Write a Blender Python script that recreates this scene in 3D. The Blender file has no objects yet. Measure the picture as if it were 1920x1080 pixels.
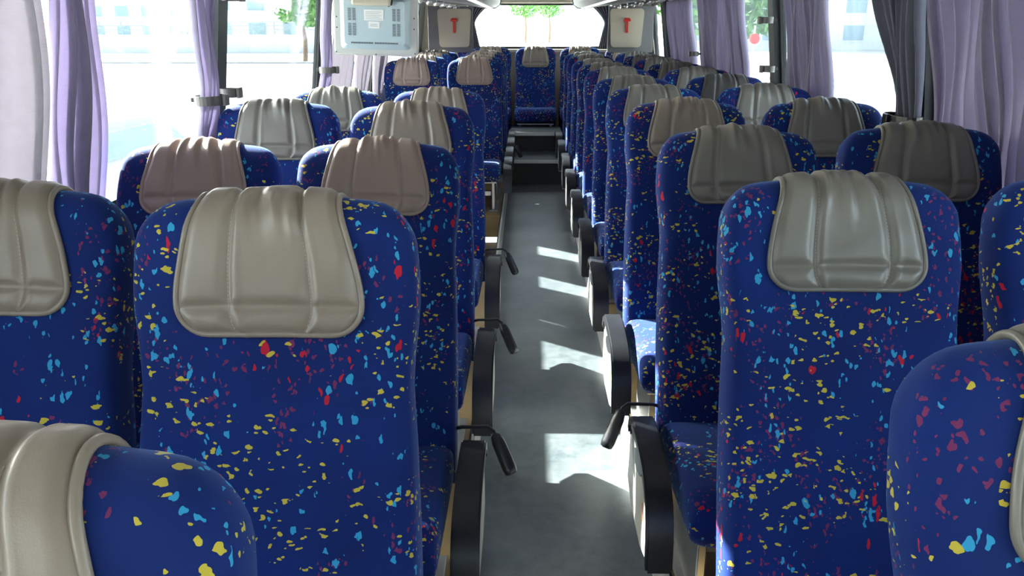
import bpy, bmesh, math, random
from mathutils import Vector, Matrix
random.seed(7)
PI = math.pi
R = math.radians
C = bpy.context.scene.collection
sc = bpy.context.scene

# ------------------------------------------------------------------ camera
F_PX = 1507.0
EYE = 1.5
CAMX = -0.10
cam_d = bpy.data.cameras.new('camera')
cam = bpy.data.objects.new('camera', cam_d); C.objects.link(cam)
cam_d.sensor_width = 36.0
cam_d.lens = 36.0 * F_PX / 1920.0
cam_d.clip_start = 0.02; cam_d.clip_end = 600
pitch = math.atan(495.0 / F_PX)
yaw = math.atan(28.0 * math.cos(pitch) / F_PX)
cam.location = (CAMX, 0, EYE)
cam.rotation_euler = (PI / 2 - pitch, 0, yaw)
cam_d.dof.use_dof = False
sc.camera = cam

# ------------------------------------------------------------------ world, sun, exposure
SUN_DIR = Vector((1.40, -1.12, -1.0)).normalized()       # the way the light travels
w = bpy.data.worlds.new('World'); sc.world = w; w.use_nodes = True
nt = w.node_tree; nt.nodes.clear()
sky = nt.nodes.new('ShaderNodeTexSky'); sky.sky_type = 'NISHITA'; sky.sun_disc = False
sky.sun_elevation = math.asin(-SUN_DIR.z)
sky.sun_rotation = math.atan2(-SUN_DIR.x, -SUN_DIR.y)
sky.air_density = 1.0; sky.dust_density = 3.0; sky.ozone_density = 1.0
hs = nt.nodes.new('ShaderNodeHueSaturation'); hs.inputs['Saturation'].default_value = 0.55
bg = nt.nodes.new('ShaderNodeBackground'); bg.inputs['Strength'].default_value = 1.0
out = nt.nodes.new('ShaderNodeOutputWorld')
nt.links.new(sky.outputs[0], hs.inputs['Color']); nt.links.new(hs.outputs[0], bg.inputs[0]); nt.links.new(bg.outputs[0], out.inputs[0])
sun_d = bpy.data.lights.new('sun', 'SUN'); sun_d.energy = 42.0; sun_d.angle = R(0.6); sun_d.color = (1.0, 0.96, 0.90)
sun = bpy.data.objects.new('sun', sun_d); C.objects.link(sun)
sun.location = (-20, 10, 20)
sun.rotation_euler = SUN_DIR.to_track_quat('-Z', 'Y').to_euler()
vs = sc.view_settings
vs.view_transform = 'Standard'; vs.look = 'None'; vs.gamma = 1.0; vs.use_curve_mapping = False
vs.exposure = 0.55
sc.cycles.use_denoising = True
sc.cycles.max_bounces = 10; sc.cycles.diffuse_bounces = 5; sc.cycles.transparent_max_bounces = 24
sc.cycles.transmission_bounces = 4; sc.cycles.glossy_bounces = 3
sc.cycles.sample_clamp_indirect = 12.0

# ------------------------------------------------------------------ materials
class NT:
    def __init__(s, name):
        s.m = bpy.data.materials.new(name); s.m.use_nodes = True
        s.t = s.m.node_tree; s.t.nodes.clear()
        s.out = s.t.nodes.new('ShaderNodeOutputMaterial')
    def n(s, ty, **kw):
        nd = s.t.nodes.new(ty)
        for k, v in kw.items(): setattr(nd, k, v)
        return nd
    def l(s, a, b): s.t.links.new(a, b)
    def math(s, op, a, b=None, c=None, clamp=False):
        nd = s.n('ShaderNodeMath', operation=op); nd.use_clamp = clamp
        for i, v in enumerate((a, b, c)):
            if v is None: continue
            if isinstance(v, (int, float)): nd.inputs[i].default_value = v
            else: s.l(v, nd.inputs[i])
        return nd.outputs[0]
    def mix(s, fac, a, b):
        nd = s.n('ShaderNodeMix', data_type='RGBA')
        if isinstance(fac, (int, float)): nd.inputs[0].default_value = fac
        else: s.l(fac, nd.inputs[0])
        for i, v in ((6, a), (7, b)):
            if isinstance(v, tuple): nd.inputs[i].default_value = (*v, 1)
            else: s.l(v, nd.inputs[i])
        return nd.outputs[2]
    def noise(s, co, scale, detail=2.0, rough=0.5, out='Fac'):
        nd = s.n('ShaderNodeTexNoise'); nd.inputs['Scale'].default_value = scale
        nd.inputs['Detail'].default_value = detail; nd.inputs['Roughness'].default_value = rough
        if co is not None: s.l(co, nd.inputs['Vector'])
        return nd.outputs[out]
    def bump(s, h, strength, dist, normal=None):
        b = s.n('ShaderNodeBump'); b.inputs['Strength'].default_value = strength; b.inputs['Distance'].default_value = dist
        s.l(h, b.inputs['Height'])
        if normal is not None: s.l(normal, b.inputs['Normal'])
        return b.outputs[0]

def principled(name, col, rough=0.5, metal=0.0, spec=0.5, vary=0.12, vscale=14.0, bump=0.0, bscale=200.0, sheen=0.0, coat=0.0):
    s = NT(name); p = s.n('ShaderNodeBsdfPrincipled')
    co = s.n('ShaderNodeTexCoord').outputs['Object']
    f = s.noise(co, vscale, 3.0)
    dark = tuple(c * (1 - vary) for c in col); lite = tuple(min(1, c * (1 + vary)) for c in col)
    s.l(s.mix(f, dark, lite), p.inputs['Base Color'])
    rr = s.math('MULTIPLY_ADD', f, 0.12, rough - 0.06); s.l(rr, p.inputs['Roughness'])
    p.inputs['Metallic'].default_value = metal; p.inputs['Specular IOR Level'].default_value = spec
    p.inputs['Sheen Weight'].default_value = sheen; p.inputs['Coat Weight'].default_value = coat
    if bump > 0: s.l(s.bump(s.noise(co, bscale, 2.0), bump, 0.002), p.inputs['Normal'])
    s.l(p.outputs[0], s.out.inputs[0])
    return s.m

def fabric_mat():
    s = NT('speckled_moquette'); p = s.n('ShaderNodeBsdfPrincipled')
    tc = s.n('ShaderNodeTexCoord').outputs['Object']
    oi = s.n('ShaderNodeObjectInfo').outputs['Random']
    off = s.n('ShaderNodeVectorMath', operation='MULTIPLY_ADD')
    cmb = s.n('ShaderNodeCombineXYZ')
    s.l(s.math('MULTIPLY', oi, 7.0), cmb.inputs[0]); s.l(s.math('MULTIPLY', oi, 3.0), cmb.inputs[1]); s.l(s.math('MULTIPLY', oi, 11.0), cmb.inputs[2])
    add = s.n('ShaderNodeVectorMath', operation='ADD'); s.l(tc, add.inputs[0]); s.l(cmb.outputs[0], add.inputs[1])
    co = add.outputs[0]
    base = s.mix(s.noise(co, 5.0, 2.0), (0.0018, 0.0085, 0.080), (0.0035, 0.026, 0.18))
    def layer(scale, rmin, rmax, keep, cscale, cthr, seed, rot, stretch):
        mp = s.n('ShaderNodeMapping'); s.l(co, mp.inputs[0])
        mp.inputs['Location'].default_value = (seed, seed * 1.7, seed * 0.6)
        mp.inputs['Rotation'].default_value = rot
        mp.inputs['Scale'].default_value = stretch
        ds = s.n('ShaderNodeTexNoise'); ds.inputs['Scale'].default_value = 85; ds.inputs['Detail'].default_value = 1.5
        s.l(mp.outputs[0], ds.inputs['Vector'])
        sub = s.n('ShaderNodeVectorMath', operation='SUBTRACT'); s.l(ds.outputs['Color'], sub.inputs[0]); sub.inputs[1].default_value = (.5, .5, .5)
        sc_ = s.n('ShaderNodeVectorMath', operation='SCALE'); s.l(sub.outputs[0], sc_.inputs[0]); sc_.inputs['Scale'].default_value = 0.018
        ad = s.n('ShaderNodeVectorMath', operation='ADD'); s.l(mp.outputs[0], ad.inputs[0]); s.l(sc_.outputs[0], ad.inputs[1])
        v = s.n('ShaderNodeTexVoronoi'); v.feature = 'F1'; v.inputs['Scale'].default_value = scale
        s.l(ad.outputs[0], v.inputs['Vector'])
        sp = s.n('ShaderNodeSeparateColor'); s.l(v.outputs['Color'], sp.inputs[0])
        rad = s.math('MULTIPLY_ADD', sp.outputs[0], rmax - rmin, rmin)
        cl = s.noise(mp.outputs[0], cscale, 1.0)
        on = s.math('LESS_THAN', sp.outputs[1], keep)
        cm = s.math('GREATER_THAN', cl, cthr)
        ins = s.math('LESS_THAN', v.outputs['Distance'], rad)
        return s.math('MULTIPLY', s.math('MULTIPLY', ins, on), cm)
    c = base
    c = s.mix(layer(105, .25, .42, .55, 11, .55, 4.2, (.2, .4, .9), (1, 1, .8)), c, (0.16, 0.025, 0.10))
    c = s.mix(layer(68, .18, .44, .34, 9, .59, 9.4, (.3, .2, .2), (1, 1, .55)), c, (0.46, 0.012, 0.035))
    c = s.mix(layer(72, .16, .44, .42, 9, .48, 2.7, (.5, .9, .3), (1.15, 1, .7)), c, (0.03, 0.30, 0.55))
    c = s.mix(layer(84, .18, .45, .45, 10, .495, 6.1, (.1, -.7, .6), (.72, 1, 1.1)), c, (0.52, 0.42, 0.05))
    s.l(c, p.inputs['Base Color'])
    p.inputs['Roughness'].default_value = 0.85; p.inputs['Specular IOR Level'].default_value = 0.25
    p.inputs['Sheen Weight'].default_value = 0.32; p.inputs['Sheen Roughness'].default_value = 0.4
    p.inputs['Sheen Tint'].default_value = (0.25, 0.45, 1.0, 1)
    s.l(s.bump(s.noise(co, 900, 1.0), 0.25, 0.001), p.inputs['Normal'])
    s.l(p.outputs[0], s.out.inputs[0])
    return s.m

def curtain_mat(name, col, trans):
    s = NT(name)
    co = s.n('ShaderNodeTexCoord').outputs['Object']
    wv = s.n('ShaderNodeTexWave', bands_direction='Z'); wv.inputs['Scale'].default_value = 90; wv.inputs['Distortion'].default_value = 3
    s.l(co, wv.inputs['Vector'])
    f = s.math('ADD', s.math('MULTIPLY', wv.outputs['Fac'], .35), s.math('MULTIPLY', s.noise(co, 30, 3), .65))
    c = s.mix(f, tuple(x * .9 for x in col), tuple(min(1, x * 1.08) for x in col))
    d = s.n('ShaderNodeBsdfDiffuse'); t = s.n('ShaderNodeBsdfTranslucent'); g = s.n('ShaderNodeBsdfSheen')
    s.l(c, d.inputs[0]); s.l(c, t.inputs[0])
    nrm = s.bump(f, .3, .002); s.l(nrm, d.inputs['Normal'])
    m = s.n('ShaderNodeMixShader'); m.inputs[0].default_value = trans
    s.l(d.outputs[0], m.inputs[1]); s.l(t.outputs[0], m.inputs[2]); s.l(m.outputs[0], s.out.inputs[0])
    return s.m

def glass_mat():
    s = NT('window_glass')
    tr = s.n('ShaderNodeBsdfTransparent'); tr.inputs[0].default_value = (.90, .95, .94, 1)
    gl = s.n('ShaderNodeBsdfGlossy'); gl.inputs['Roughness'].default_value = 0.02
    fr = s.n('ShaderNodeFresnel'); fr.inputs[0].default_value = 1.35
    m = s.n('ShaderNodeMixShader'); s.l(s.math('MULTIPLY', fr.outputs[0], 0.6), m.inputs[0])
    s.l(tr.outputs[0], m.inputs[1]); s.l(gl.outputs[0], m.inputs[2]); s.l(m.outputs[0], s.out.inputs[0])
    return s.m

def floor_mat(name, a, b, rough=.38):
    s = NT(name); p = s.n('ShaderNodeBsdfPrincipled')
    co = s.n('ShaderNodeTexCoord').outputs['Object']
    n1 = s.noise(co, 3.2, 5, .6); n2 = s.noise(co, 22, 4, .7); n3 = s.noise(co, 160, 2)
    f = s.math('ADD', s.math('MULTIPLY', n1, .6), s.math('MULTIPLY', n2, .4))
    ramp = s.n('ShaderNodeMapRange'); ramp.inputs[1].default_value = .36; ramp.inputs[2].default_value = .64; s.l(f, ramp.inputs[0])
    c = s.mix(ramp.outputs[0], a, b)
    v = s.n('ShaderNodeTexVoronoi'); v.inputs['Scale'].default_value = 9; s.l(co, v.inputs['Vector'])
    spot = s.math('LESS_THAN', v.outputs['Distance'], .035)
    c = s.mix(s.math('MULTIPLY', spot, .7), c, (.03, .03, .03))
    s.l(c, p.inputs['Base Color'])
    s.l(s.math('MULTIPLY_ADD', n2, .3, rough - .12), p.inputs['Roughness'])
    s.l(s.bump(n3, .15, .001), p.inputs['Normal'])
    s.l(p.outputs[0], s.out.inputs[0])
    return s.m

def metal_steel():
    return principled('brushed_metal', (.42, .42, .41), .34, metal=.85, vary=.15, vscale=30)
def lamp_mat():
    s = NT('strip_lamp'); e = s.n('ShaderNodeEmission'); e.inputs[0].default_value = (1, .98, .95, 1); e.inputs[1].default_value = 2.0
    s.l(e.outputs[0], s.out.inputs[0]); return s.m

M = dict(
    fabric=fabric_mat(),
    vinyl=principled('taupe_vinyl', (.26, .212, .168), .36, vary=.08, vscale=6, bump=.12, bscale=700, spec=.55),
    vinyl_cool=principled('grey_vinyl', (.185, .170, .145), .34, vary=.08, vscale=6, bump=.12, bscale=700, spec=.55),
    vinyl_pink=principled('rosy_taupe_vinyl', (.30, .22, .19), .40, vary=.08, vscale=6, bump=.12, bscale=700),
    vinyl_shaded=principled('shaded_vinyl', (.085, .078, .07), .42, vary=.08, vscale=6),  # cover vinyl with shade painted into its colour, for one window seat
    thread=principled('thread', (.42, .38, .31), .6),
    black=principled('black_plastic', (.012, .013, .017), .36, vary=.2, bump=.2, bscale=500),
    greyplate=principled('pale_grey_plastic', (.36, .36, .33), .42, vary=.07),
    orange=principled('orange_sticker', (.75, .22, .04), .5),
    steel=metal_steel(),
    alu=principled('aluminium_strip', (.62, .62, .60), .35, metal=.6, vary=.1),
    wood=principled('yellow_ply_floor', (.28, .19, .08), .45, vary=.25, vscale=8),
    beige=principled('beige_panel', (.50, .45, .35), .55, vary=.05, vscale=3),
    ceil=principled('ceiling_lining', (.30, .30, .29), .8, vary=.06),
    rack=principled('rack_underside', (.20, .205, .21), .5, vary=.1),
    wall=principled('wall_lining', (.16, .16, .165), .75, vary=.1),
    pillar=principled('dark_pillar', (.018, .022, .026), .5, vary=.2),
    rubber=principled('window_rubber', (.012, .012, .013), .6),
    red=principled('red_plastic', (.62, .035, .02), .4),
    tv=principled('tv_back_shell', (.42, .52, .56), .42, vary=.05, vscale=4),
    tvbez=principled('tv_bezel', (.50, .50, .48), .42, vary=.05, vscale=4),
    tvslot=principled('tv_slots', (.06, .07, .08), .6),
    paper=principled('white_sticker', (.75, .76, .76), .5, vary=.03),
    ink=principled('sticker_ink', (.25, .25, .26), .6),
    riser=principled('step_riser', (.035, .035, .034), .5, vary=.2),
    tie=principled('tie_band', (.085, .08, .075), .45, vary=.15),
    curt=curtain_mat('lavender_curtain', (.43, .39, .52), .36),
    curt_w=curtain_mat('pale_curtain', (.58, .55, .60), .24),
    curt_d=curtain_mat('charcoal_curtain', (.15, .15, .19), .10),
    glass=glass_mat(),
    floor=floor_mat('aisle_vinyl', (.055, .070, .080), (.135, .150, .158)),
    lamp=lamp_mat(),
    asphalt=principled('pale_concrete', (.60, .60, .57), .9, vary=.12, vscale=.4),
    bwall=principled('render_white', (.72, .74, .74), .8, vary=.05, vscale=.5),
    bglass=principled('facade_glass', (.30, .42, .46), .3),
    leaf=principled('leaf', (.10, .24, .05), .7, vary=.5, vscale=2),
    bark=principled('bark', (.16, .11, .07), .9),
    white=principled('car_paint', (.75, .76, .77), .3, vary=.02),
    tyre=principled('tyre', (.02, .02, .02), .8),
    pole=principled('grey_pole', (.35, .37, .38), .5),
)

# ------------------------------------------------------------------ mesh helpers
def link(name, bm, mat, parent=None, smooth=False, loc=None, rot=None):
    me = bpy.data.meshes.new(name); bmesh.ops.recalc_face_normals(bm, faces=bm.faces[:]); bm.to_mesh(me); bm.free()
    if smooth:
        for p in me.polygons: p.use_smooth = True
    me.materials.append(M[mat] if isinstance(mat, str) else mat)
    o = bpy.data.objects.new(name, me); C.objects.link(o)
    if parent: o.parent = parent
    if loc: o.location = loc
    if rot: o.rotation_euler = rot
    return o
def tag(o, label=None, cat=None, group=None, kind=None):
    if label: o['label'] = label
    if cat: o['category'] = cat
    if group: o['group'] = group
    if kind: o['kind'] = kind
    return o
def empty(name, loc, label, cat, group=None, rz=0):
    o = bpy.data.objects.new(name, None); C.objects.link(o); o.empty_display_size = .1
    o.location = loc; o.rotation_euler = (0, 0, rz)
    return tag(o, label, cat, group)
def struct(name, bm, mat, smooth=False, parent=None, label=None):
    o = link(name, bm, mat, parent, smooth)
    if not parent: o['kind'] = 'structure'
    if label: o['label'] = label
    return o
def box(bm, x0, x1, y0, y1, z0, z1, bev=0.0, seg=2):
    m = Matrix.Translation(((x0 + x1) / 2, (y0 + y1) / 2, (z0 + z1) / 2)) @ Matrix.Diagonal((abs(x1 - x0), abs(y1 - y0), abs(z1 - z0), 1))
    r = bmesh.ops.create_cube(bm, size=1, matrix=m)
    if bev > 0:
        es = list({e for v in r['verts'] for e in v.link_edges})
        bmesh.ops.bevel(bm, geom=es, offset=bev, segments=seg, affect='EDGES', profile=.5)
    return bm
def nbox(*a, **k): return box(bmesh.new(), *a, **k)
def prism(bm, pts, axis, a, b):
    """pts: 2D outline; axis 'x': (y,z) outline swept in x from a to b; 'y': (x,z); 'z': (x,y)"""
    def P(p, t):
        return {'x': (t, p[0], p[1]), 'y': (p[0], t, p[1]), 'z': (p[0], p[1], t)}[axis]
    A = [bm.verts.new(P(p, a)) for p in pts]; B = [bm.verts.new(P(p, b)) for p in pts]
    n = len(pts)
    bm.faces.new(A); bm.faces.new(B[::-1])
    for i in range(n): bm.faces.new((A[i], B[i], B[(i + 1) % n], A[(i + 1) % n]))
    return bm
def tube(bm, pts, rad, n=8, closed=False, flat=1.0):
    pts = [Vector(p) for p in pts]; rings = []; N = len(pts)
    up = Vector((0, 0, 1)); prev = None
    for i, p in enumerate(pts):
        if closed: t = pts[(i + 1) % N] - pts[i - 1]
        else: t = pts[min(i + 1, N - 1)] - pts[max(i - 1, 0)]
        if t.length < 1e-9: t = Vector((0, 0, 1))
        t.normalize()
        if prev is None:
            a = up if abs(t.dot(up)) < .9 else Vector((1, 0, 0))
            u = t.cross(a).normalized()
        else:
            u = (prev - t * prev.dot(t)).normalized()
        prev = u; v = t.cross(u)
        r = rad[i] if isinstance(rad, (list, tuple)) else rad
        rings.append([bm.verts.new(p + u * (r * math.cos(2 * PI * k / n)) + v * (r * flat * math.sin(2 * PI * k / n))) for k in range(n)])
    m = N if closed else N - 1
    for i in range(m):
        a = rings[i]; b = rings[(i + 1) % N]
        for k in range(n): bm.faces.new((a[k], a[(k + 1) % n], b[(k + 1) % n], b[k]))
    if not closed: bm.faces.new(rings[0][::-1]); bm.faces.new(rings[-1])
    return bm
def strip_solid(bm, path, w0, w1, th, axis_x=True):
    """a thick band following a (y,z) path, from x=w0 to w1, thickness th inward (normal side)"""
    n = len(path); L = []
    for i in range(n):
        a = Vector(path[max(i - 1, 0)]); b = Vector(path[min(i + 1, n - 1)]); t = (b - a).normalized()
        nn = Vector((-t.y, t.x)); p = Vector(path[i])
        q = p + nn * th
        L.append([bm.verts.new((w0, p.x, p.y)), bm.verts.new((w1, p.x, p.y)), bm.verts.new((w1, q.x, q.y)), bm.verts.new((w0, q.x, q.y))])
    for i in range(n - 1):
        for k in range(4): bm.faces.new((L[i][k], L[i][(k + 1) % 4], L[i + 1][(k + 1) % 4], L[i + 1][k]))
    bm.faces.new(L[0]); bm.faces.new(L[-1][::-1])
    return bm
def grid(bm, rows):
    V = [[bm.verts.new(p) for p in r] for r in rows]
    for i in range(len(V) - 1):
        for j in range(len(V[0]) - 1): bm.faces.new((V[i][j], V[i][j + 1], V[i + 1][j + 1], V[i + 1][j]))
    return V
def smoothstep(a, b, x):
    t = max(0, min(1, (x - a) / (b - a))); return t * t * (3 - 2 * t)

# ================================================================== SETTING
PLAT = 0.08
def wallx(z):            # half width of the cabin at height z (the sides lean in above the sill)
    return 1.38 if z < .9 else 1.38 - .13 * (z - .9)
Y0, Y1 = -2.9, 9.85
WZ0, WZ1 = 0.95, 1.72    # window bottom and top
# aisle floor with rear steps
b = nbox(-.268, .268, Y0, 7.84, -.1, 0); struct('floor', b, 'floor')
for i, (ya, yb, z) in enumerate(((7.84, 8.42, .24), (8.42, 8.98, .43))):
    struct('floor_step', nbox(-.268, .268, ya, yb, -.1, z - .02), 'riser')
    struct('floor_tread', nbox(-.268, .268, ya - .015, yb, z - .0195, z, bev=.004), 'floor')
    struct('trim_%d' % (i + 20), nbox(-.266, .266, ya - .03, ya - .0155, z - .03, z + .004, bev=.003), 'alu', label='bright metal nosing of the rear step')
for s, nm in ((-1, 'left'), (1, 'right')):
    x0, x1 = (-1.37, -.292) if s < 0 else (.292, 1.37)
    bm = bmesh.new()
    segs = [(Y0, 4.55), (6.15, Y1)] if s < 0 else [(Y0, Y1)]
    for a, c in segs: box(bm, x0, x1, a, c, -.1, PLAT)
    struct('floor_platform_' + nm, bm, 'wood')
    # coved aisle edge + metal strip
    bm = bmesh.new()
    prof = [(.268, -.02), (.268, .0), (.272, .03), (.276, .06), (.278, PLAT + .012), (.291, PLAT + .012), (.291, -.02)]
    prism(bm, [(s * p[0], p[1]) for p in prof], 'y', Y0, 7.8)
    struct('baseboard_' + nm, bm, 'alu', label='bright metal edge strip along the aisle')
    bm = nbox(s * .2925, s * .300, Y0, 7.8, PLAT + .0005, PLAT + .006)
    struct('trim_%d' % (1 if s < 0 else 2), bm, 'rubber', label='thin black groove beside the metal aisle strip')
# stairwell of the middle door on the left
bm = bmesh.new(); box(bm, -1.37, -.293, 4.551, 6.149, -.62, -.58)
box(bm, -.60, -.293, 4.551, 6.149, -.58, -.14); box(bm, -.92, -.601, 4.551, 6.149, -.58, -.36)
struct('floor_stairwell', bm, 'riser')

PILLS = {-1: [-2.85, -.5, 1.20, 3.27, 5.03, 6.85, 8.62], 1: [-2.85, -.5, 1.30, 3.00, 4.82, 6.80, 8.62]}
for s, nm in ((-1, 'left'), (1, 'right')):
    bm = bmesh.new()
    # lower wall, sill, header
    o = .05
    prism(bm, [(s * 1.38, -.62), (s * 1.38, .9), (s * wallx(WZ0), WZ0), (s * (wallx(WZ0) + o), WZ0), (s * (1.38 + o), -.62)], 'y', Y0, Y1)
    prism(bm, [(s * wallx(WZ1), WZ1), (s * wallx(2.05), 2.05), (s * (wallx(2.05) + o), 2.05), (s * (wallx(WZ1) + o), WZ1)], 'y', Y0, Y1)
    struct('wall_' + nm, bm, 'wall')
    # pillars
    PILL = PILLS[s]
    for i, y in enumerate(PILL):
        bm = bmesh.new(); hw = .05 if y < 8 else .07
        a, c = WZ0 - .0, WZ1 + .0
        x0, x1 = wallx(a), wallx(c)
        prof = [(s * (x0 - .02), a), (s * (x1 - .02), c), (s * (x1 + o), c), (s * (x0 + o), a)]
        prism(bm, prof, 'y', y - hw, y + hw)
        st = struct('trim_%d' % (30 + i + (10 if s > 0 else 0)), bm, 'pillar', label='dark window pillar')
    bm = bmesh.new(); x0, x1 = wallx(WZ0), wallx(WZ1)
    prism(bm, [(s * (x0), WZ0), (s * (x1), WZ1), (s * (x1 + o), WZ1), (s * (x0 + o), WZ0)], 'y', 9.45, Y1)
    struct('wall_%s_rear' % nm, bm, 'wall')
    # windows: pane + rubber frame each
    k = 0
    for a, c in zip(PILL, PILL[1:] + [9.52]):
        k += 1
        ya, yb = a + .05, c - .05 if c < 9 else 9.45
        if a > 8: ya = a + .07
        if abs(c - 8.62) < .01: yb = c - .07
        xa, xb = wallx(WZ0) + .03, wallx(WZ1) + .03
        wn = struct('window_%d' % (k + (10 if s > 0 else 0)), prism(bmesh.new(), [(s * xa, WZ0), (s * xb, WZ1), (s * (xb + .004), WZ1), (s * (xa + .004), WZ0)], 'y', ya, yb), 'glass')
        fr = bmesh.new(); t = .028
        def wx(z): return wallx(z) + .012
        for (p, q, z0, z1) in ((ya, yb, WZ0, WZ0 + t), (ya, yb, WZ1 - t, WZ1), (ya, ya + t, WZ0 + t, WZ1 - t), (yb - t, yb, WZ0 + t, WZ1 - t)):
            prism(fr, [(s * wx(z0), z0), (s * wx(z1), z1), (s * (wx(z1) + .012), z1), (s * (wx(z0) + .012), z0)], 'y', p, q)
        struct('window_frame', fr, 'rubber', parent=wn)

# ceiling
bm = bmesh.new()
arc = [(1.26, 2.03), (1.1, 2.07), (.6, 2.12), (0, 2.14), (-.6, 2.12), (-1.1, 2.07), (-1.26, 2.03)]
prism(bm, arc + [(-1.3, 2.10), (-.6, 2.19), (0, 2.21), (.6, 2.19), (1.3, 2.10)], 'y', Y0 - .05, Y1 + .05)
struct('ceiling', bm, 'ceil')

# rear wall with window opening
RZ0, RZ1 = 1.265, 1.725; RX0, RX1 = -.68, .76
bm = bmesh.new()
box(bm, -1.42, 1.42, Y1, Y1 + .06, -.62, RZ0 - .04); box(bm, -1.36, 1.36, Y1, Y1 + .06, RZ1, 2.12)
box(bm, -1.38, RX0 - .12, Y1, Y1 + .06, RZ0 - .04, RZ1); box(bm, RX1 + .12, 1.38, Y1, Y1 + .06, RZ0 - .04, RZ1)
struct('wall_back', bm, 'beige')
wn = struct('window_30', nbox(RX0 - .12, RX1 + .12, Y1 + .02, Y1 + .025, RZ0 - .04, RZ1), 'glass')
fr = bmesh.new()
box(fr, RX0 - .12, RX1 + .12, Y1 - .012, Y1 + .018, RZ0 - .04, RZ0 - .015); box(fr, RX0 - .12, RX1 + .12, Y1 - .012, Y1 + .018, RZ1 - .02, RZ1)
struct('window_frame', fr, 'rubber', parent=wn)
# parcel shelf behind the rear bench and beige band over the window
struct('trim_51', nbox(-1.28, 1.28, 9.66, Y1 - .001, 1.19, 1.222, bev=.006), 'beige', label='beige shelf below the rear window')
struct('trim_52', nbox(-.62, .72, 9.70, Y1 - .013, 1.727, 1.80, bev=.006), 'beige', label='beige band above the rear window')
# front wall with windscreen opening (behind the camera)
bm = bmesh.new()
box(bm, -1.42, 1.42, Y0 - .06, Y0, -.62, .95); box(bm, -1.36, 1.36, Y0 - .06, Y0, 1.80, 2.12)
box(bm, -1.38, -1.22, Y0 - .06, Y0, .75, 1.98); box(bm, 1.22, 1.38, Y0 - .06, Y0, .75, 1.98)
struct('wall_front', bm, 'wall')
struct('window_31', nbox(-1.22, 1.22, Y0 - .03, Y0 - .025, .75, 1.98), 'glass')

# corner panels at the back with red hammers
for s, (xa, xb) in ((-1, (-1.03, -.705)), (1, (.79, 1.115))):
    nm = 'left' if s < 0 else 'right'
    t = empty('corner_panel', ((xa + xb) / 2, 8.92, 1.24), 'beige panel with red hammer in the rear %s corner' % nm, 'panel')
    bm = bmesh.new(); w_ = (xb - xa) / 2
    # slightly tapering rounded board
    pts = []
    for (cx, cz, a0) in ((w_ - .04, .06, -90), (w_ - .02, .38, 0), (-w_ + .02, .38, 90), (-w_ + .035, .06, 180)):
        for k in range(5):
            a = R(a0 + 90 * k / 4); pts.append((cx + .035 * math.cos(a), cz + .035 * math.sin(a)))
    prism(bm, pts, 'y', 0, .03)
    bmesh.ops.bevel(bm, geom=[e for e in bm.edges if abs(e.verts[0].co.y) < 1e-5 and abs(e.verts[1].co.y) < 1e-5], offset=.008, segments=2, affect='EDGES')
    link('board', bm, 'beige', t)
    bk = nbox(-w_ - .03 if s > 0 else -w_ - .12, w_ + (.03 if s < 0 else .12), .032, .06, -.03, .44, bev=.004); link('backing', bk, 'wall', t)
    h = bmesh.new(); box(h, -.014, .014, -.022, -.002, .17, .30, bev=.005); hm = link('hammer_handle', h, 'red', t)
    h = bmesh.new(); box(h, -.038, .038, -.026, -.002, .285, .308, bev=.006); box(h, -.028, .028, -.028, -.002, .308, .32, bev=.003)
    link('hammer_head', h, 'red', hm)

# ------------------------------------------------------------------ luggage racks with light strips
for s, nm in ((-1, 'left'), (1, 'right')):
    t = empty('luggage_rack', (s * .8, 0, 1.66), 'grey overhead luggage rack along the %s side of the ceiling' % nm, 'rack')
    ya, yb = -1.2, 8.86
    ix = .375
    prof = [(1.255, 1.745), (.62, 1.672), (.50, 1.655), (.43, 1.66), (.385, 1.69), (ix, 1.73), (.40, 1.80), (.44, 1.80), (.43, 1.74), (.46, 1.70), (.62, 1.70), (1.25, 1.775)]
    bm = prism(bmesh.new(), [(s * (p[0]) - s * .8, p[1] - 1.66) for p in prof], 'y', ya, yb)
    link('shelf', bm, 'rack', t)
    bm = prism(bmesh.new(), [(s * (p[0] - .8), p[1] - 1.66) for p in [(.497, 1.651), (.455, 1.650), (.455, 1.6545), (.497, 1.6545)]], 'y', ya + .1, yb - .12)
    link('light_strip', bm, 'lamp', t)
    cap = prism(bmesh.new(), [(s * (p[0] - .8), p[1] - 1.66) for p in [(1.235, 1.742), (.62, 1.668), (.50, 1.648), (.425, 1.653), (.376, 1.69), (.365, 1.735), (.40, 1.81), (1.20, 1.85)]], 'y', yb + .001, yb + .03)
    link('end_cap', cap, 'rack', t)
    for i in range(7):
        y = 5.3 + i * .55
        u = bmesh.new(); box(u, -.12, .12, y - .05, y + .05, -.0, .016, bev=.006)
        o = link('service_unit', u, 'rack', t, loc=(s * .10, 0, .012)); o.rotation_euler = (0, -s * .11, 0)
        for dx in (-.07, 0, .07):
            v = bmesh.new(); bmesh.ops.create_uvsphere(v, u_segments=12, v_segments=8, radius=.018, matrix=Matrix.Translation((dx, y, -.003)))
            link('air_nozzle', v, 'alu', o, smooth=True)

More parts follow.
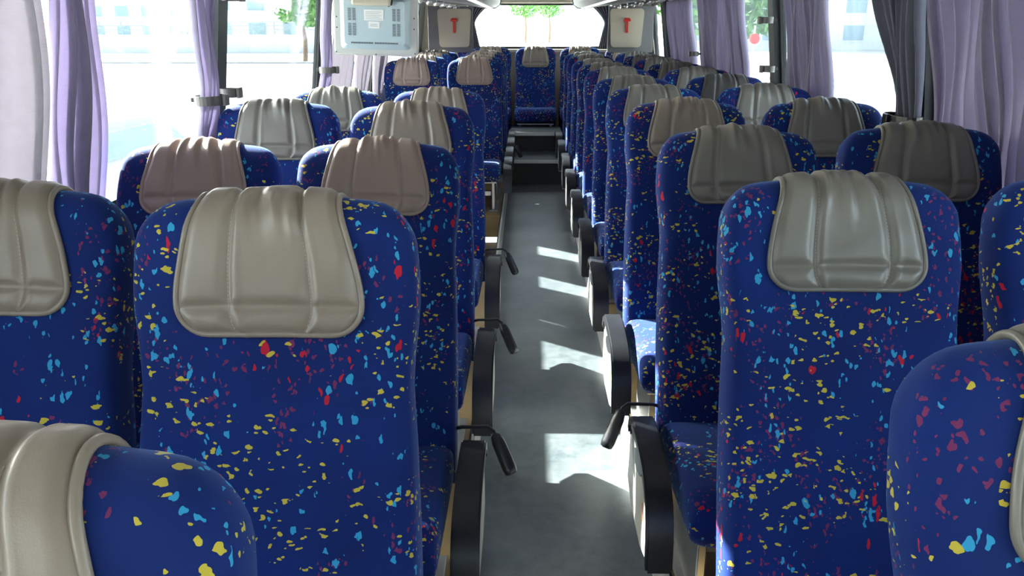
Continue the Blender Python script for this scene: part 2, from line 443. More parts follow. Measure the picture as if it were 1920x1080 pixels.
# ------------------------------------------------------------------ SEATS
BW, BD, TOPW = .230, .058, .81
def section_half(wz):
    """half width and half depth of the backrest at distance wz above the pivot"""
    hw = .236 - .010 * smoothstep(.10, .45, wz) + .006 * math.exp(-((wz - .66) / .07) ** 2) - .006 * math.exp(-((wz - .50) / .07) ** 2)
    hd = .064 - .008 * smoothstep(0, .5, wz)
    r = .070
    if wz > TOPW - r:
        q = (wz - (TOPW - r)) / r; hw = hw - r * (1 - math.sqrt(max(0, 1 - min(1, q) ** 2))) * .95
    rz = .06
    if wz > TOPW - rz:
        q = min(1, (wz - (TOPW - rz)) / rz); hd = max(.002, hd * math.sqrt(max(0, 1 - q * q)))
    if wz < -.08:
        q = (-.08 - wz) / .06; hd *= math.sqrt(max(0.02, 1 - min(1, q) ** 2))
    return hw, hd
def yoff(wz): return -.012 * math.exp(-((wz - .12) / .12) ** 2) - .010 * smoothstep(.5, .8, wz)
def crown(x, wz): return -.40 * x * x * smoothstep(.5, .8, wz)
def backrest_bm(height=TOPW, low=-.14):
    bm = bmesh.new(); n = 40; rings = []
    zs = [low, low + .008, low + .022, low + .04, low + .06] + [low + .06 + (.69 - low - .06) * i / 16 for i in range(1, 17)] + [.715, .735, .75, .765, .778, .789, .798, .804, .808, .81]
    for z in zs:
        zz = z
        hw, hd = section_half(z)
        ring = []
        for k in range(n):
            a = 2 * PI * k / n; ca, sa = math.cos(a), math.sin(a)
            x = hw * math.copysign(abs(ca) ** .42, ca); y = hd * math.copysign(abs(sa) ** .62, sa)
            if sa < 0: y -= .028 * (abs(x) / .23) ** 4 * smoothstep(-.1, .15, z) * (1 - .55 * smoothstep(.45, .75, z)) * (abs(sa) ** .3)
            ring.append(bm.verts.new((x, y + yoff(z), zz + crown(x, z))))
        rings.append(ring)
    for i in range(len(rings) - 1):
        for k in range(n): bm.faces.new((rings[i][k], rings[i][(k + 1) % n], rings[i + 1][(k + 1) % n], rings[i + 1][k]))
    bm.faces.new(rings[0][::-1]); bm.faces.new(rings[-1])
    return bm
def cushion_bm():
    bm = bmesh.new(); n = 40; rings = []
    # lofted front to back; local: y from -.50 to -.02; top about z=.36
    L = [(-.50, .30), (-.495, .62), (-.48, .82), (-.455, .95), (-.42, 1), (-.34, 1), (-.25, 1), (-.15, 1), (-.08, 1), (-.05, .9), (-.04, .6)]
    for y, f in L:
        ring = []
        zc = .315 - .02 * (y + .5) / .46 - (.012 if y < -.47 else 0)
        hh = .072 * f; hw = .222 + .008 * f
        for k in range(n):
            a = 2 * PI * k / n; ca, sa = math.cos(a), math.sin(a)
            x = hw * math.copysign(abs(ca) ** .35, ca); z = hh * math.copysign(abs(sa) ** .6, sa)
            if sa > 0: z += .012 * (abs(x) / .23) ** 4 - .006 * (1 - (x / .23) ** 2)
            ring.append(bm.verts.new((x, y, zc + z)))
        rings.append(ring)
    for i in range(len(rings) - 1):
        for k in range(n): bm.faces.new((rings[i][k], rings[i][(k + 1) % n], rings[i + 1][(k + 1) % n], rings[i + 1][k]))
    bm.faces.new(rings[0][::-1]); bm.faces.new(rings[-1])
    return bm
def cover_geom(seed):
    """grid of the head cover: rows run from the front hem over the top to the rear hem"""
    rnd = random.Random(seed)
    off = .010; prof = []      # (y, w, distance)
    wb = (.582 if seed == 2 else .590) + rnd.uniform(-.004, .004)
    n1 = 34
    for i in range(n1 + 1):
        wz = wb + (.75 - wb) * i / n1; prof.append((-(section_half(wz)[1]) - off + yoff(wz), wz))
    hd = section_half(.75)[1]
    for i in range(1, 17):
        a = PI * i / 17; prof.append((-(hd + off) * math.cos(a) + yoff(.78), .75 + (.06 + off) * math.sin(a)))
    for i in range(0, 14):
        wz = .75 - (.75 - .655) * i / 13; prof.append((section_half(wz)[1] + off + yoff(wz), wz))
    d = [0]
    for i in range(1, len(prof)): d.append(d[-1] + math.dist(prof[i], prof[i - 1]))
    T = d[-1]; top = d[n1 + 8]
    us = .27 + rnd.uniform(-.03, .02); ue = .76 + rnd.uniform(-.03, .03)
    wr = [(rnd.uniform(.35, .75), rnd.uniform(0, .03), rnd.uniform(-.35, .9), rnd.uniform(.035, .085), rnd.uniform(.4, 1.0) * rnd.choice((1, 1, -1))) for _ in range(7)]
    skew = rnd.uniform(-.008, .008)
    def half(s):
        h = .147 - .037 * smoothstep(.05, top, s)
        if s > top: h += .014 * smoothstep(top, T, s)
        r = .05
        if s < r: h -= r * (1 - math.sqrt(max(0, 1 - ((r - s) / r) ** 2)))
        if s > T - r * .8: q = (s - (T - r * .8)) / (r * .8); h -= r * .8 * (1 - math.sqrt(max(0, 1 - min(1, q) ** 2)))
        return h
    NU = 56; rows = []
    # rows resampled with extra density near the hem
    ss = [0, .0015, .004, .008, .013, .019, .026, .032, .037, .041, .044, .046, .048, .051, .055, .06] 
    while ss[-1] < T - .012: ss.append(ss[-1] + .0065)
    ss += [T - .008, T - .004, T - .0015, T]
    def at(s):
        for i in range(len(d) - 1):
            if s <= d[i + 1] + 1e-9:
                q = (s - d[i]) / (d[i + 1] - d[i]); a, b = Vector(prof[i]), Vector(prof[i + 1])
                t = (b - a).normalized(); return a.lerp(b, q), Vector((-t.y, t.x))
        a, b = Vector(prof[-2]), Vector(prof[-1]); t = (b - a).normalized(); return b, Vector((-t.y, t.x))
    for s in ss:
        p, nn = at(s); h = half(s); row = []
        for j in range(NU + 1):
            # cluster samples near the seams
            u = j / NU
            e = 2 * u - 1
            x = e * h + skew * smoothstep(0, top, s)
            dsp = 0
            # puffed panels between seams
            g1 = abs(u - us) * 2 * h; g2 = abs(u - ue) * 2 * h; g3 = abs(s - .046)
            edge = min((1 - abs(e)) * h, s, T - s)
            puff = min(smoothstep(0, .018, g1), smoothstep(0, .018, g2), smoothstep(0, .016, g3), smoothstep(0, .02, edge))
            dsp += .0075 * puff - .003
            dsp -= .003 * (1 - smoothstep(0, .01, edge))
            # overlapped pleat lips
            dsp += .004 * math.exp(-((u - us - .035) / .02) ** 2) + .004 * math.exp(-((ue + .035 - u) / .02) ** 2)
            # gathers below the top
            for (cu, s0, sl, ln, am) in wr:
                ds = (top - .015 - s0) - s
                if -.02 < ds < ln * 1.6:
                    line = cu + sl * ds * .9 / .25 * .35
                    fall = math.exp(-((ds - ln * .35) / (ln * .6)) ** 2)
                    if us < u < ue: dsp += .009 * am * fall * math.exp(-((u - line) / .035) ** 2)
            dsp += .0012 * math.sin(u * 9 + seed) * math.sin(s * 60 + seed * 2)
            q = p + nn * dsp
            row.append((x, q.x, q.y + crown(x, q.y)))
        rows.append(row)
    return rows, (us, ue, NU, ss)
def make_cover(seed, mat):
    rows, (us, ue, NU, ss) = cover_geom(seed)
    bm = bmesh.new(); grid(bm, rows)
    # closed hem: a turned-in under layer
    cov = link('head_cover', bm, mat, smooth=True)
    # piping round the border
    path = [r[0] for r in rows] + rows[-1][1:] + [r[-1] for r in rows[::-1]][1:] + rows[0][1:-1][::-1]
    P = [Vector(path[0])]
    for q in path[1:]:
        if (Vector(q) - P[-1]).length > .004: P.append(Vector(q))
    pb = tube(bmesh.new(), P, .0052, 8, closed=True)
    pip = link('piping', pb, mat, cov, smooth=True)
    # stitching: small dashes on the seams
    st = bmesh.new()
    for u0 in (us, ue):
        j = round(u0 * NU)
        pts = [Vector(r[j]) for r in rows[1:40]]
        for i in range(0, len(pts) - 1):
            a = pts[i]; c = pts[i + 1]; L = (c - a).length; m = max(1, int(L / .0045))
            for k in range(m):
                p0 = a.lerp(c, (k + .15) / m) + Vector((0, -.0014, 0)); p1 = a.lerp(c, (k + .75) / m) + Vector((0, -.0014, 0))
                tube(st, [p0, p1], .0006, 3)
    so = link('stitching', st, 'thread', cov); so['kind'] = 'stuff'
    return cov
ARM = [(-.025, .325), (-.04, .362), (-.08, .385), (-.16, .388), (-.24, .383), (-.32, .370), (-.375, .350), (-.415, .318), (-.438, .278), (-.450, .23), (-.457, .155)]
def arm_parts(sx, parent):
    """side panel on side sx (+1/-1): rounded black rim, pale plate, slot, foot"""
    x0, x1 = sx * .252, sx * .318
    xa, xb = min(x0, x1), max(x0, x1)
    # plate: fills the D
    poly = [(p[0], p[1] - .012) for p in ARM[1:-1]] + [(-.445, .165), (-.30, .12), (-.12, .12), (-.02, .16)]
    pl = prism(bmesh.new(), poly, 'x', sx * .262, sx * .309)
    plate = link('side_panel', pl, 'greyplate', parent)
    rim = strip_solid(bmesh.new(), ARM, xa, xb, .030)
    bmesh.ops.recalc_face_normals(rim, faces=rim.faces[:])
    es = [e for e in rim.edges if abs(e.verts[0].co.x - e.verts[1].co.x) < 1e-6 and len(e.link_faces) == 2 and e.calc_face_angle(0) > 1.0]
    bmesh.ops.bevel(rim, geom=es, offset=.005, segments=2, affect='EDGES')
    pd = link('armrest_pad', rim, 'black', plate, smooth=True); pd.data.set_sharp_from_angle(angle=R(50))
    slot = bmesh.new()
    pts = [(-.20 + .075 * math.cos(a) + (.0), .312 + .027 * math.sin(a) - .12 * (.075 * math.cos(a))) for a in [2 * PI * k / 20 for k in range(20)]]
    prism(slot, pts, 'x', sx * .3085, sx * .3115)
    link('slot', slot, 'black', plate)
    stk = prism(bmesh.new(), [(-.33, .215), (-.31, .255), (-.30, .252), (-.318, .212)], 'x', sx * .3085, sx * .3105)
    link('sticker', stk, 'orange', plate)
    return plate
def lever_parts(sx, parent):
    bm = bmesh.new()
    tube(bm, [(sx * .225, -.02, .385), (sx * .25, -.025, .394), (sx * .32, -.03, .398), (sx * .337, -.038, .388), (sx * .343, -.048, .37)], .005, 6)
    lv = link('recline_lever', bm, 'black', parent, smooth=True)
    h = bmesh.new(); a = Vector((sx * .338, -.04, .385)); c = Vector((sx * .385, -.09, .29))
    tube(h, [a, a.lerp(c, .06), a.lerp(c, .25), a.lerp(c, .85), a.lerp(c, .97), c], [.006, .015, .020, .021, .018, .010], 12, flat=.7)
    link('lever_grip', h, 'black', lv, smooth=True)
def seat_base(parent):
    bm = bmesh.new()
    for x in (-.17, .17):
        box(bm, x - .012, x + .012, -.40, -.10, .0, .235, bev=.004)
        box(bm, x - .035, x + .035, -.44, -.06, .0, .014, bev=.003)
    box(bm, -.20, .20, -.44, -.06, .226, .243, bev=.004)
    box(bm, -.15, .15, -.30, -.26, .10, .14, bev=.004)
    link('base_frame', bm, 'steel', parent)

proto_mesh = {}
def build_proto(kind, side):
    """one seat of each hand with all of its parts; side: +1 aisle arm on +x, -1 on -x, 0 no arm"""
    t = bpy.data.objects.new('coach_seat', None); C.objects.link(t)
    if 'back' not in proto_mesh:
        b_ = link('backrest', backrest_bm(), 'fabric', t, smooth=True); proto_mesh['back'] = b_.data
        c_ = link('cushion', cushion_bm(), 'fabric', t, smooth=True); proto_mesh['cush'] = c_.data
    else:
        for nm, key in (('backrest', 'back'), ('cushion', 'cush')):
            o = bpy.data.objects.new(nm, proto_mesh[key]); C.objects.link(o); o.parent = t
    seat_base(t)
    if side: arm_parts(side, t)
    return t
covers = {}
def copy_tree(o, parent=None, name=None):
    c = o.copy(); C.objects.link(c); c.parent = parent
    for ch in list(o.children): copy_tree(ch, c)
    return c
def cover_for(seed, mat):
    k = (seed, mat)
    if k not in covers:
        if any(kk[0] == seed for kk in covers):
            src = next(v for kk, v in covers.items() if kk[0] == seed)
            c = copy_tree(src); 
            for o in [c] + list(c.children):
                if o.name.startswith('stitching'): continue
                o.data = o.data.copy(); o.data.materials.clear(); o.data.materials.append(M[mat])
            c.parent = None
            covers[k] = c
            return c, True
        covers[k] = make_cover(seed, mat); return covers[k], True
    return covers[k], False

PIV = .37
protos = {}
used = {}
def place_seat(x, ytop, th, side, label, group, mat='vinyl', seed=0, lever=False, base=PLAT, rz=0.0, arm=True, short=False):
    key = (side if arm else 0)
    if key not in protos:
        protos[key] = build_proto('s', key); t = protos[key]; first = True
    else:
        t = copy_tree(protos[key]); first = False
        for ch in list(t.children):
            if ch.name.startswith(('head_cover', 'recline_lever')):
                for g in list(ch.children): bpy.data.objects.remove(g)
                bpy.data.objects.remove(ch)
    a = R(th)
    t.location = (x, ytop - TOPW * math.sin(a), base)
    t.rotation_euler = (0, 0, rz)
    tag(t, label, 'seat', group)
    cov, fresh = cover_for(seed, mat)
    if not fresh: cov = copy_tree(cov)
    cov.parent = t
    for ch in t.children:
        if ch.name.startswith(('backrest', 'head_cover')):
            ch.location = (0, 0, PIV); ch.rotation_euler = (-a, 0, 0)
    if lever: lever_parts(side, t)
    return t

ORD = ['', 'first', 'second', 'third', 'fourth', 'fifth', 'sixth', 'seventh', 'eighth', 'ninth', 'tenth', 'eleventh', 'twelfth']
AX, WX = .512, 1.04
# left side: (row, x, Ytop, recline, cover material, seed, lever)
left_aisle = [(.57, 25, 'vinyl', 1, False), (1.30, 15, 'vinyl', 2, False), (2.32, 27, 'vinyl_pink', 3, True), (3.05, 20, 'vinyl', 4, True),
              (4.08, 25, 'vinyl', 1, True), (6.95, 18, 'vinyl_pink', 2, False), (7.52, 18, 'vinyl', 3, True), (8.14, 17, 'vinyl', 4, False), (8.74, 17, 'vinyl', 1, False)]
left_window = [None, (1.41, 18, 'vinyl', 3, False), (2.34, 28, 'vinyl_pink', 1, False), (3.10, 19, 'vinyl_cool', 2, False),
               (4.08, 25, 'vinyl_cool', 4, False), (6.82, 18, 'vinyl_pink', 3, False), (7.50, 18, 'vinyl', 1, False), (8.12, 17, 'vinyl', 2, False), (8.72, 17, 'vinyl_cool', 4, False)]
desc = {'vinyl': 'taupe', 'vinyl_cool': 'silver grey', 'vinyl_pink': 'rosy taupe', 'vinyl_shaded': 'shade-darkened'}
for i, rec in enumerate(left_aisle):
    y, th, m, sd, lv = rec
    place_seat((-.54, -.505, -.518, -.522)[i] if i < 4 else -.53, y, th, 1, 'speckled blue seat, %s from the camera in the left aisle column, %s head cover' % (ORD[i + 1], desc[m]), 'seats left of the aisle', m, sd, lv, base=PLAT + (.0 if y < 7.9 else 0))
for i, rec in enumerate(left_window):
    if not rec: continue
    y, th, m, sd, lv = rec
    place_seat(-WX + .008, y, th, 1, 'speckled blue seat, %s from the camera along the left windows, %s head cover' % (ORD[i], desc[m]), 'seats along the left windows', m, sd, lv, arm=False)
for k in range(11):
    y = 1.60 + .80 * (k - 1) - (.07 if k == 10 else 0)
    m = 'vinyl_cool' if k != 3 else 'vinyl'
    place_seat(AX - (.012 if k == 0 else 0), y - (.03 if k == 0 else 0), 20 + (k * 7 % 3) + (2 if k == 0 else 0), -1, 'speckled blue seat, %s from the camera in the right aisle column, %s head cover' % (ORD[k + 1], desc[m]), 'seats right of the aisle', m, 1 + (k * 3 + 1) % 4, k == 2)
    if k:
        m = 'vinyl_shaded' if k == 5 else 'vinyl_cool'
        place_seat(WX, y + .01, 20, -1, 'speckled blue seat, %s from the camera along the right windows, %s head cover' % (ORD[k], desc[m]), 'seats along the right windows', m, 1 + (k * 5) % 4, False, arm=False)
where = {-2: 'far left seat of the rear bench, by the wall', -1: 'rear bench seat left of the middle one', 0: 'middle rear bench seat facing down the aisle', 1: 'rear bench seat right of the middle one', 2: 'far right seat of the rear bench, by the wall'}
# rear floor the bench stands on
struct('floor_rear', nbox(-.2915, .2915, 8.981, Y1, -.1, .22), 'riser')
for j in range(-2, 3):
    t = place_seat(j * .505 + .0, 9.50, 9, 1, 'blue seat with taupe cover, ' + where[j], 'rear bench seats', 'vinyl', 1 + (j + 2) % 4, False, arm=False, base=PLAT)
    for ch in t.children:
        if ch.name.startswith('cushion'):
            ch.location = (0, 0, .16)
        if ch.name.startswith('base_frame'):
            ch.location = (0, 0, .142) if j == 0 else (0, 0, 0)

# ------------------------------------------------------------------ CURTAINS
def curtain(side, ytop, ybot, n, label, mat='curt', amp=.03, zt=1.70, zb=.80, tie=None, seed=1, sharp=.5, off=.038, group='curtains', name='curtain', xfun=None):
    """ytop/ybot: (y0,y1) of the upper and lower hems; tie: (z, yc, halfwidth) gathers it; folds: irregular"""
    rnd = random.Random(seed)
    NX = n * 10; NZ = 30
    cuts = [0]; 
    for i in range(n): cuts.append(cuts[-1] + rnd.uniform(.6, 1.4))
    cuts = [c / cuts[-1] for c in cuts]; amps = [rnd.uniform(.55, 1.2) for _ in range(n)]; dr = [rnd.uniform(-1, 1) for _ in range(n)]
    rows = []
    for iz in range(NZ + 1):
        f = iz / NZ; z = zt + (zb - zt) * f; row = []
        ya = ytop[0] + (ybot[0] - ytop[0]) * f; yb = ytop[1] + (ybot[1] - ytop[1]) * f
        g = 0
        if tie:
            g = math.exp(-((z - tie[0]) / (tie[3] if len(tie) > 3 else .17)) ** 2)
            if z < tie[0]: g = max(g, .55 * math.exp(-((z - tie[0]) / .5) ** 2))
            ya = ya * (1 - g) + (tie[1] - tie[2]) * g; yb = yb * (1 - g) + (tie[1] + tie[2]) * g
        for i in range(NX + 1):
            u = i / NX
            k = min(n - 1, max(j for j in range(n) if cuts[j] <= u + 1e-9)); q = (u - cuts[k]) / (cuts[k + 1] - cuts[k])
            s_ = math.sin(2 * PI * q); tri = math.copysign(abs(s_) ** sharp, s_)
            d_ = tri * amp * amps[k] * (1 + .25 * f * dr[k]) * (1 - .35 * g)
            y = ya + (yb - ya) * u + .012 * math.sin(PI * 2 * q + 1.2) * (1 - g)
            x = wallx(z) - off - d_ * .8 - (.012 * math.sin(z * 9 + k))
            x -= .03 * g
            row.append((side * x, y, z))
        rows.append(row)
    bm = bmesh.new(); grid(bm, rows)
    o = link(name, bm, mat, smooth=True)
    sm = o.modifiers.new('thickness', 'SOLIDIFY'); sm.thickness = .0015
    tag(o, label, 'curtain', group)
    return o
def tie_band(side, y, z, label, r=(.028, .045), group='curtain tie bands', h=.034, mat='tie'):
    x = side * (wallx(z) - .075)
    t = empty('curtain_tie', (x, y, z), label, 'curtain tie', group)
    bm = bmesh.new(); n = 24; V = []
    for k in range(n):
        a = 2 * PI * k / n
        V.append([bm.verts.new(((rr + r[0]) * math.cos(a), (rr + r[1]) * math.sin(a), zz)) for rr, zz in ((0, -h / 2), (.004, -h / 2), (.004, h / 2), (0, h / 2))])
    for k in range(n):
        for m in range(4): bm.faces.new((V[k][m], V[k][(m + 1) % 4], V[(k + 1) % n][(m + 1) % 4], V[(k + 1) % n][m]))
    link('strap', bm, mat, t, smooth=False)
    bm = nbox(-.007, .007, -.02, .02, -h / 2 - .003, h / 2 + .003, bev=.003); link('buckle', bm, mat, t, loc=(-side * (r[0] + .01), 0, 0))
    bm = nbox(-.006, .02, -.006, .006, -.008, .008, bev=.002); link('wall_hook', bm, 'black', t, loc=(side * (r[0] + .004) if side > 0 else -r[0] - .016, 0, 0))
    return t
Lc, Rc = 'curtains on the left windows', 'curtains on the right windows'
curtain(-1, (.95, 2.00), (.95, 2.00), 9, 'pale sunlit pleated curtain nearest the camera on the left', 'curt_w', .032, seed=3, group=Lc)
curtain(-1, (2.01, 2.27), (2.015, 2.29), 4, 'lavender curtain bunched at the edge of the nearest left curtain', 'curt', .032, seed=22, group=Lc)
curtain(-1, (2.84, 3.14), (2.99, 3.13), 5, 'lavender curtain gathered by its band at the left pillar', 'curt', .026, tie=(1.235, 3.02, .055), zb=1.0, seed=8, group=Lc)
curtain(-1, (4.74, 5.04), (4.74, 5.0), 4, 'grey curtain tied back left of the hanging television', 'curt', .026, tie=(1.24, 4.84, .05), seed=5, group=Lc)
curtain(-1, (5.06, 5.64), (5.06, 5.64), 4, 'white sunlit curtain panel directly under the television', 'curt_w', .032, seed=6, group=Lc)  # one curtain split into panels, gaps added so sun strips reach the aisle
curtain(-1, (5.84, 6.36), (5.84, 6.36), 4, 'second white curtain panel right of the tied grey one', 'curt_w', .032, seed=26, group=Lc)
curtain(-1, (6.56, 7.06), (6.56, 7.06), 4, 'white curtain panel beside the first rear window seat on the left', 'curt_w', .032, seed=27, group=Lc)
curtain(-1, (8.05, 8.9), (8.05, 8.9), 5, 'pale curtain bunched beside the left corner panel', 'curt_w', .032, seed=9, group=Lc)
curtain(1, (1.36, 2.88), (1.30, 2.80), 26, 'wide lavender pleated curtain nearest the camera on the right', 'curt', .032, seed=4, group=Rc, sharp=.8)
curtain(1, (2.91, 3.38), (2.91, 3.16), 7, 'charcoal curtain pulled back and tied at the right pillar', 'curt_d', .03, tie=(1.17, 3.0, .085, .24), seed=12, group=Rc, off=.034)
curtain(1, (3.84, 4.46), (3.84, 4.50), 12, 'lavender curtain hanging in front of the dark right pillar', 'curt', .032, seed=14, group=Rc)
curtain(1, (5.30, 6.65), (5.32, 6.65), 18, 'lavender curtain bunched at the third right window', 'curt', .032, seed=15, group=Rc)
curtain(1, (7.0, 8.1), (7.0, 8.1), 14, 'lavender curtain farthest down the right side', 'curt', .032, seed=16, group=Rc)
tie_band(-1, 3.0, 1.235, 'grey tie band round the left lavender curtain', (.048, .07))
tie_band(-1, 3.20, 1.245, 'empty grey band loop beside the left lavender curtain', (.03, .035))
tie_band(-1, 3.20, 1.60, 'grey band loop high on the left pillar', (.03, .04))
tie_band(-1, 4.84, 1.245, 'grey tie band left of the hanging television', (.045, .06))
tie_band(1, 4.70, 1.52, 'upper grey band loop on the dark right pillar', (.03, .04))
tie_band(1, 4.70, 1.26, 'lower grey band loop on the dark right pillar', (.03, .04))
tie_band(1, 3.0, 1.17, 'black tie band round the charcoal curtain', (.05, .105), mat='black')
tie_band(1, 6.80, 1.27, 'small dark band loop beside the third right curtain', (.03, .04))
# rear window curtains, tied at the sides
def rear_curtain(s, xe, label):
    rows = []; n = 5; NX = 50
    for iz in range(27):
        f = iz / 26; z = 1.73 + (1.19 - 1.73) * f
        if z > 1.5: wdt = .055 + .20 * ((z - 1.5) / .23) ** 1.6
        else: wdt = .055 + .07 * ((1.5 - z) / .3)
        rows.append([(xe - s * (wdt * u), 9.80 - .0 - .022 * math.sin(2 * PI * n * u + f), z) for u in [i / NX for i in range(NX + 1)]])
    bm = bmesh.new(); grid(bm, rows); o = link('curtain', bm, 'curt_d', smooth=True)
    sm = o.modifiers.new('thickness', 'SOLIDIFY'); sm.thickness = .002
    tag(o, label, 'curtain', 'rear window curtains')
rear_curtain(-1, -.76, 'dark curtain tied back at the left of the rear window')
rear_curtain(1, .85, 'dark curtain tied back at the right of the rear window')

# ------------------------------------------------------------------ TELEVISION hanging from the ceiling
tv = empty('television', (-.85, 4.15, 1.35), 'pale blue back of a television hanging from the ceiling, left side', 'television')
W2, H2 = .208, .305
def rrect(w_, z0, z1, r, n=5):
    pts = []
    for cx, cz, a0 in ((w_ - r, z0 + r, -90), (w_ - r, z1 - r, 0), (-w_ + r, z1 - r, 90), (-w_ + r, z0 + r, 180)):
        for k in range(n): a = R(a0 + 90 * k / (n - 1)); pts.append((cx + r * math.cos(a), cz + r * math.sin(a)))
    return pts
bm = prism(bmesh.new(), rrect(W2, 0, H2, .022), 'y', 0, .05)
bmesh.ops.bevel(bm, geom=[e for e in bm.edges if abs(e.verts[0].co.y) < 1e-5 and abs(e.verts[1].co.y) < 1e-5], offset=.008, segments=3, affect='EDGES')
link('bezel', bm, 'tvbez', tv)
bm = bmesh.new()
A = rrect(W2 - .035, .03, H2 - .03, .02); B_ = rrect(W2 - .060, .052, H2 - .05, .015)
va = [bm.verts.new((p[0], -.0005, p[1])) for p in A]; vb = [bm.verts.new((p[0], -.035, p[1])) for p in B_]
for i in range(len(A)): bm.faces.new((va[i], va[(i + 1) % len(A)], vb[(i + 1) % len(A)], vb[i]))
bm.faces.new(vb); bm.faces.new(va[::-1])
shell = link('rear_shell', bm, 'tv', tv)
for gx in (-.128, .088):
    for gz in (.095, .165):
        bm = bmesh.new()
        for c_ in range(2):
            for r_ in range(9):
                x = gx + c_ * .022; z = gz + r_ * .0065
                box(bm, x, x + .016, -.0365, -.0352, z, z + .003)
        o = link('vent_slots', bm, 'tvslot', shell); o['kind'] = 'stuff'
bm = bmesh.new()
for i in range(34):
    if i == 16: continue
    x = -.115 + i * .0068
    box(bm, x, x + .004, -.0365, -.0352, .056, .063)
o = link('bottom_vents', bm, 'tvslot', shell); o['kind'] = 'stuff'
bm = nbox(-.05, .045, -.0362, -.0352, .165, .215); lab = link('sticker', bm, 'paper', shell)
bm = nbox(-.03, .025, -.0362, -.0352, .128, .160); link('sticker', bm, 'paper', shell)
bm = bmesh.new()
for r_ in range(5): box(bm, -.042, .036 - .012 * (r_ % 2), -.0366, -.0363, .172 + r_ * .008, .1735 + r_ * .008)
for r_ in range(2): box(bm, -.02, .015, -.0366, -.0363, .138 + r_ * .008, .140 + r_ * .008)
o = link('print', bm, 'ink', shell); o['kind'] = 'stuff'
for (x, z) in ((-W2 + .012, .014), (W2 - .014, .014), (-W2 + .018, .13), (-W2 + .018, .18), (W2 - .018, .13), (W2 - .018, .18), (0, .006)):
    bm = bmesh.new(); bmesh.ops.create_cone(bm, cap_ends=True, segments=12, radius1=.0035, radius2=.0035, depth=.004, matrix=Matrix.Translation((x, -.001, z)) @ Matrix.Rotation(PI / 2, 4, 'X'))
    link('screw', bm, 'tvslot', tv)
bm = bmesh.new(); box(bm, -.10, .085, -.10, -.036, .232, .33, bev=.01); link('ceiling_bracket', bm, 'beige', tv)
bm = tube(bmesh.new(), [(.092, -.08, .31), (.094, -.08, .27), (.088, -.06, .24), (.07, -.045, .232)], .004, 6); link('cable', bm, 'black', tv, smooth=True)
tv.rotation_euler = (R(-2), R(1.5), R(2))

# ------------------------------------------------------------------ OUTSIDE
G = -1.15
def cam_at(px, y_px, D):
    pass
gr = struct('ground', nbox(-220, 220, -120, 300, G - .5, G), 'asphalt')
def far(px, dist): return CAMX + (px - 988) / F_PX * dist * .951
# left: low wall, railing, building, tree
YW = 52
def parked_wall():
    t = empty('boundary_wall', (far(480, 80), 80, G), 'long white boundary wall with railing seen through the left window', 'wall')
    link('wall_body', nbox(-32, 16, 0, .4, 0, 1.5), 'bwall', t)
    link('coping', nbox(-32.1, 16.1, -.1, .5, 1.51, 1.65), 'bwall', t)
    for i in range(22):
        x = -30 + i * 2.1; link('railing_post', nbox(x, x + .12, .1, .22, 1.66, 2.8), 'pole', t)
    for z in (2.1, 2.45, 2.8): link('railing_bar', nbox(-30, 15, .13, .19, z, z + .06), 'pole', t)
    link('kerb', nbox(-60, 16, -22, -21.6, 0, .14), 'pole', t)
parked_wall()
def building(px, dist, w_, h, d_, label, floors=4, cols=5, mat='bwall'):
    t = empty('street_building', (far(px, dist), dist, G), label, 'building', 'buildings across the road')
    link('body', nbox(-w_ / 2, w_ / 2, 0, d_, 0, h), mat, t)
    link('roof_edge', nbox(-w_ / 2 - .3, w_ / 2 + .3, -.3, d_ + .3, h + .01, h + .5), 'bwall', t)
    for f in range(floors):
        for c_ in range(cols):
            x = -w_ / 2 + (c_ + .25) * w_ / cols; z = 1 + f * (h - 1) / floors
            wdw = link('window', nbox(x, x + w_ / cols * .5, -.06, -.01, z, z + (h - 1) / floors * .55), 'bglass', t)
            link('window_ledge', nbox(x - .1, x + w_ / cols * .5 + .1, -.25, -.01, z - .15, z - .02), 'bwall', wdw)
building(480, 105, 13, 14, 10, 'glass fronted building behind the left boundary wall', 4, 3)
building(300, 120, 30, 9, 10, 'long white building farther left across the road', 3, 8)
building(1130, 160, 40, 10, 10, 'pale building beyond the rear window', 3, 9)
building(1560, 90, 34, 12, 10, 'pale building seen through the right windows', 4, 8)
def tree(px, dist, h, label, seed, cr=2.2):
    rnd = random.Random(seed)
    t = empty('tree', (far(px, dist), dist, G), label, 'tree', 'trees across the road')
    link('trunk', tube(bmesh.new(), [(0, 0, 0), (.1, 0, h * .3), (-.05, .1, h * .6)], [.2, .15, .08], 8), 'bark', t)
    bm = bmesh.new()
    for i in range(700):
        d = Vector((rnd.gauss(0, 1), rnd.gauss(0, 1), rnd.gauss(0, 1))).normalized() * cr * rnd.random() ** .4
        c_ = Vector((d.x, d.y, h * .75 + d.z * .75)); sz = rnd.uniform(.15, .35)
        a = Vector((rnd.gauss(0, 1), rnd.gauss(0, 1), rnd.gauss(0, 1))).normalized() * sz; b_ = a.orthogonal().normalized() * sz * .5
        bm.faces.new([bm.verts.new(c_ + a), bm.verts.new(c_ + b_), bm.verts.new(c_ - a), bm.verts.new(c_ - b_)])
    o = link('foliage', bm, 'leaf', t); o['kind'] = 'stuff'
tree(566, 60, 5.2, 'green tree beyond the left window near the television', 1, 2.0)
tree(1395, 40, 4.6, 'green tree beyond the third right window', 2, 2.0)
tree(1300, 46, 5, 'green tree beyond the far right window', 5, 2.2)
tree(985, 120, 7, 'distant tree left of middle in the rear window', 3, 2.4)
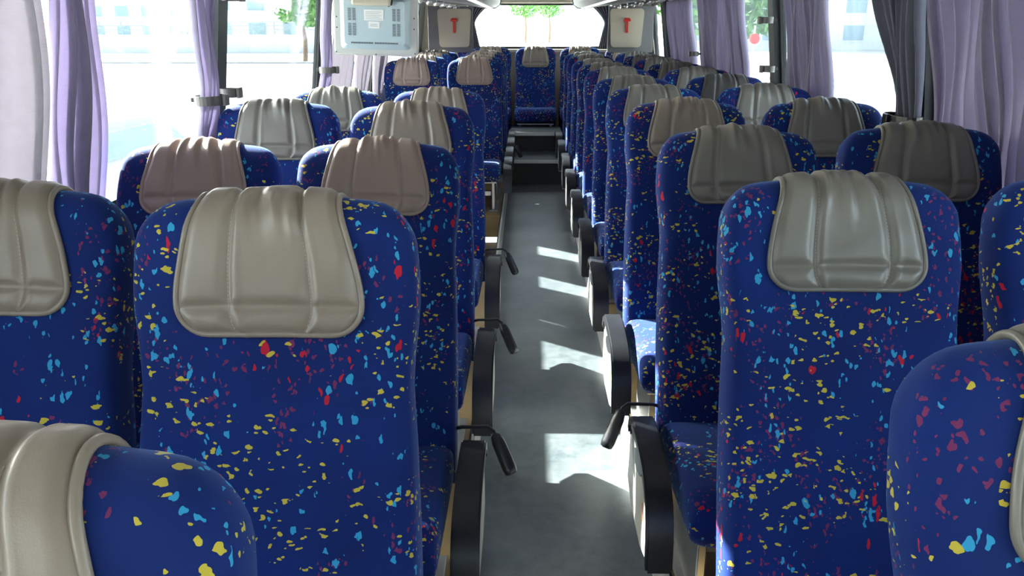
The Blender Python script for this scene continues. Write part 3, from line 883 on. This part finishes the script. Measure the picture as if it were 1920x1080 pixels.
tree(1030, 125, 7, 'distant tree right of middle in the rear window', 4, 2.4)
# red round road sign on the right
t = empty('road_sign', (far(1414, 30), 30, G), 'red round road sign on a pole beyond the right window', 'sign')
link('pole', tube(bmesh.new(), [(0, 0, 0), (0, 0, 2.6)], .035, 8), 'pole', t)
bm = bmesh.new(); bmesh.ops.create_cone(bm, cap_ends=True, segments=28, radius1=.18, radius2=.18, depth=.03, matrix=Matrix.Translation((0, -.055, 2.15)) @ Matrix.Rotation(PI / 2, 4, 'X')); link('disc', bm, 'red', t)
def car(x, y, rz, label):
    t = empty('car', (x, y, G), label, 'car', 'parked cars', rz)
    pr = [(-2.1, .35), (-2.15, .75), (-1.9, .92), (-1.2, .98), (-.6, 1.42), (.9, 1.45), (1.6, 1.0), (2.1, .9), (2.15, .4), (1.75, .3), (-1.75, .3)]
    bm = prism(bmesh.new(), pr, 'y', -.82, .82); bmesh.ops.bevel(bm, geom=bm.edges[:], offset=.06, segments=2, affect='EDGES'); link('body', bm, 'white', t, smooth=True)
    for s in (-1, 1):
        bm = prism(bmesh.new(), [(-1.0, 1.0), (-.55, 1.34), (.85, 1.36), (1.35, 1.03)], 'y', s * .821, s * .835); link('side_window', bm, 'bglass', t)
        for xw in (-1.3, 1.35):
            bm = bmesh.new(); bmesh.ops.create_cone(bm, cap_ends=True, segments=20, radius1=.32, radius2=.32, depth=.2, matrix=Matrix.Translation((xw, s * .76, .32)) @ Matrix.Rotation(PI / 2, 4, 'X')); link('wheel', bm, 'tyre', t)
    bm = bmesh.new(); V = [bm.verts.new(p) for p in ((-1.22, -.7, 1.0), (-1.22, .7, 1.0), (-.66, .65, 1.40), (-.66, -.65, 1.40))]; bm.faces.new(V)
    bmesh.ops.translate(bm, verts=V, vec=(-.03, 0, .02)); link('windscreen', bm, 'bglass', t)
car(-6.1, 10.6, R(82), 'white car parked on the concrete outside the left windows')
car(6.0, 66, R(10), 'distant white car right of the rear window middle')
car(9.5, 78, R(160), 'distant white car at the right edge of the rear window')
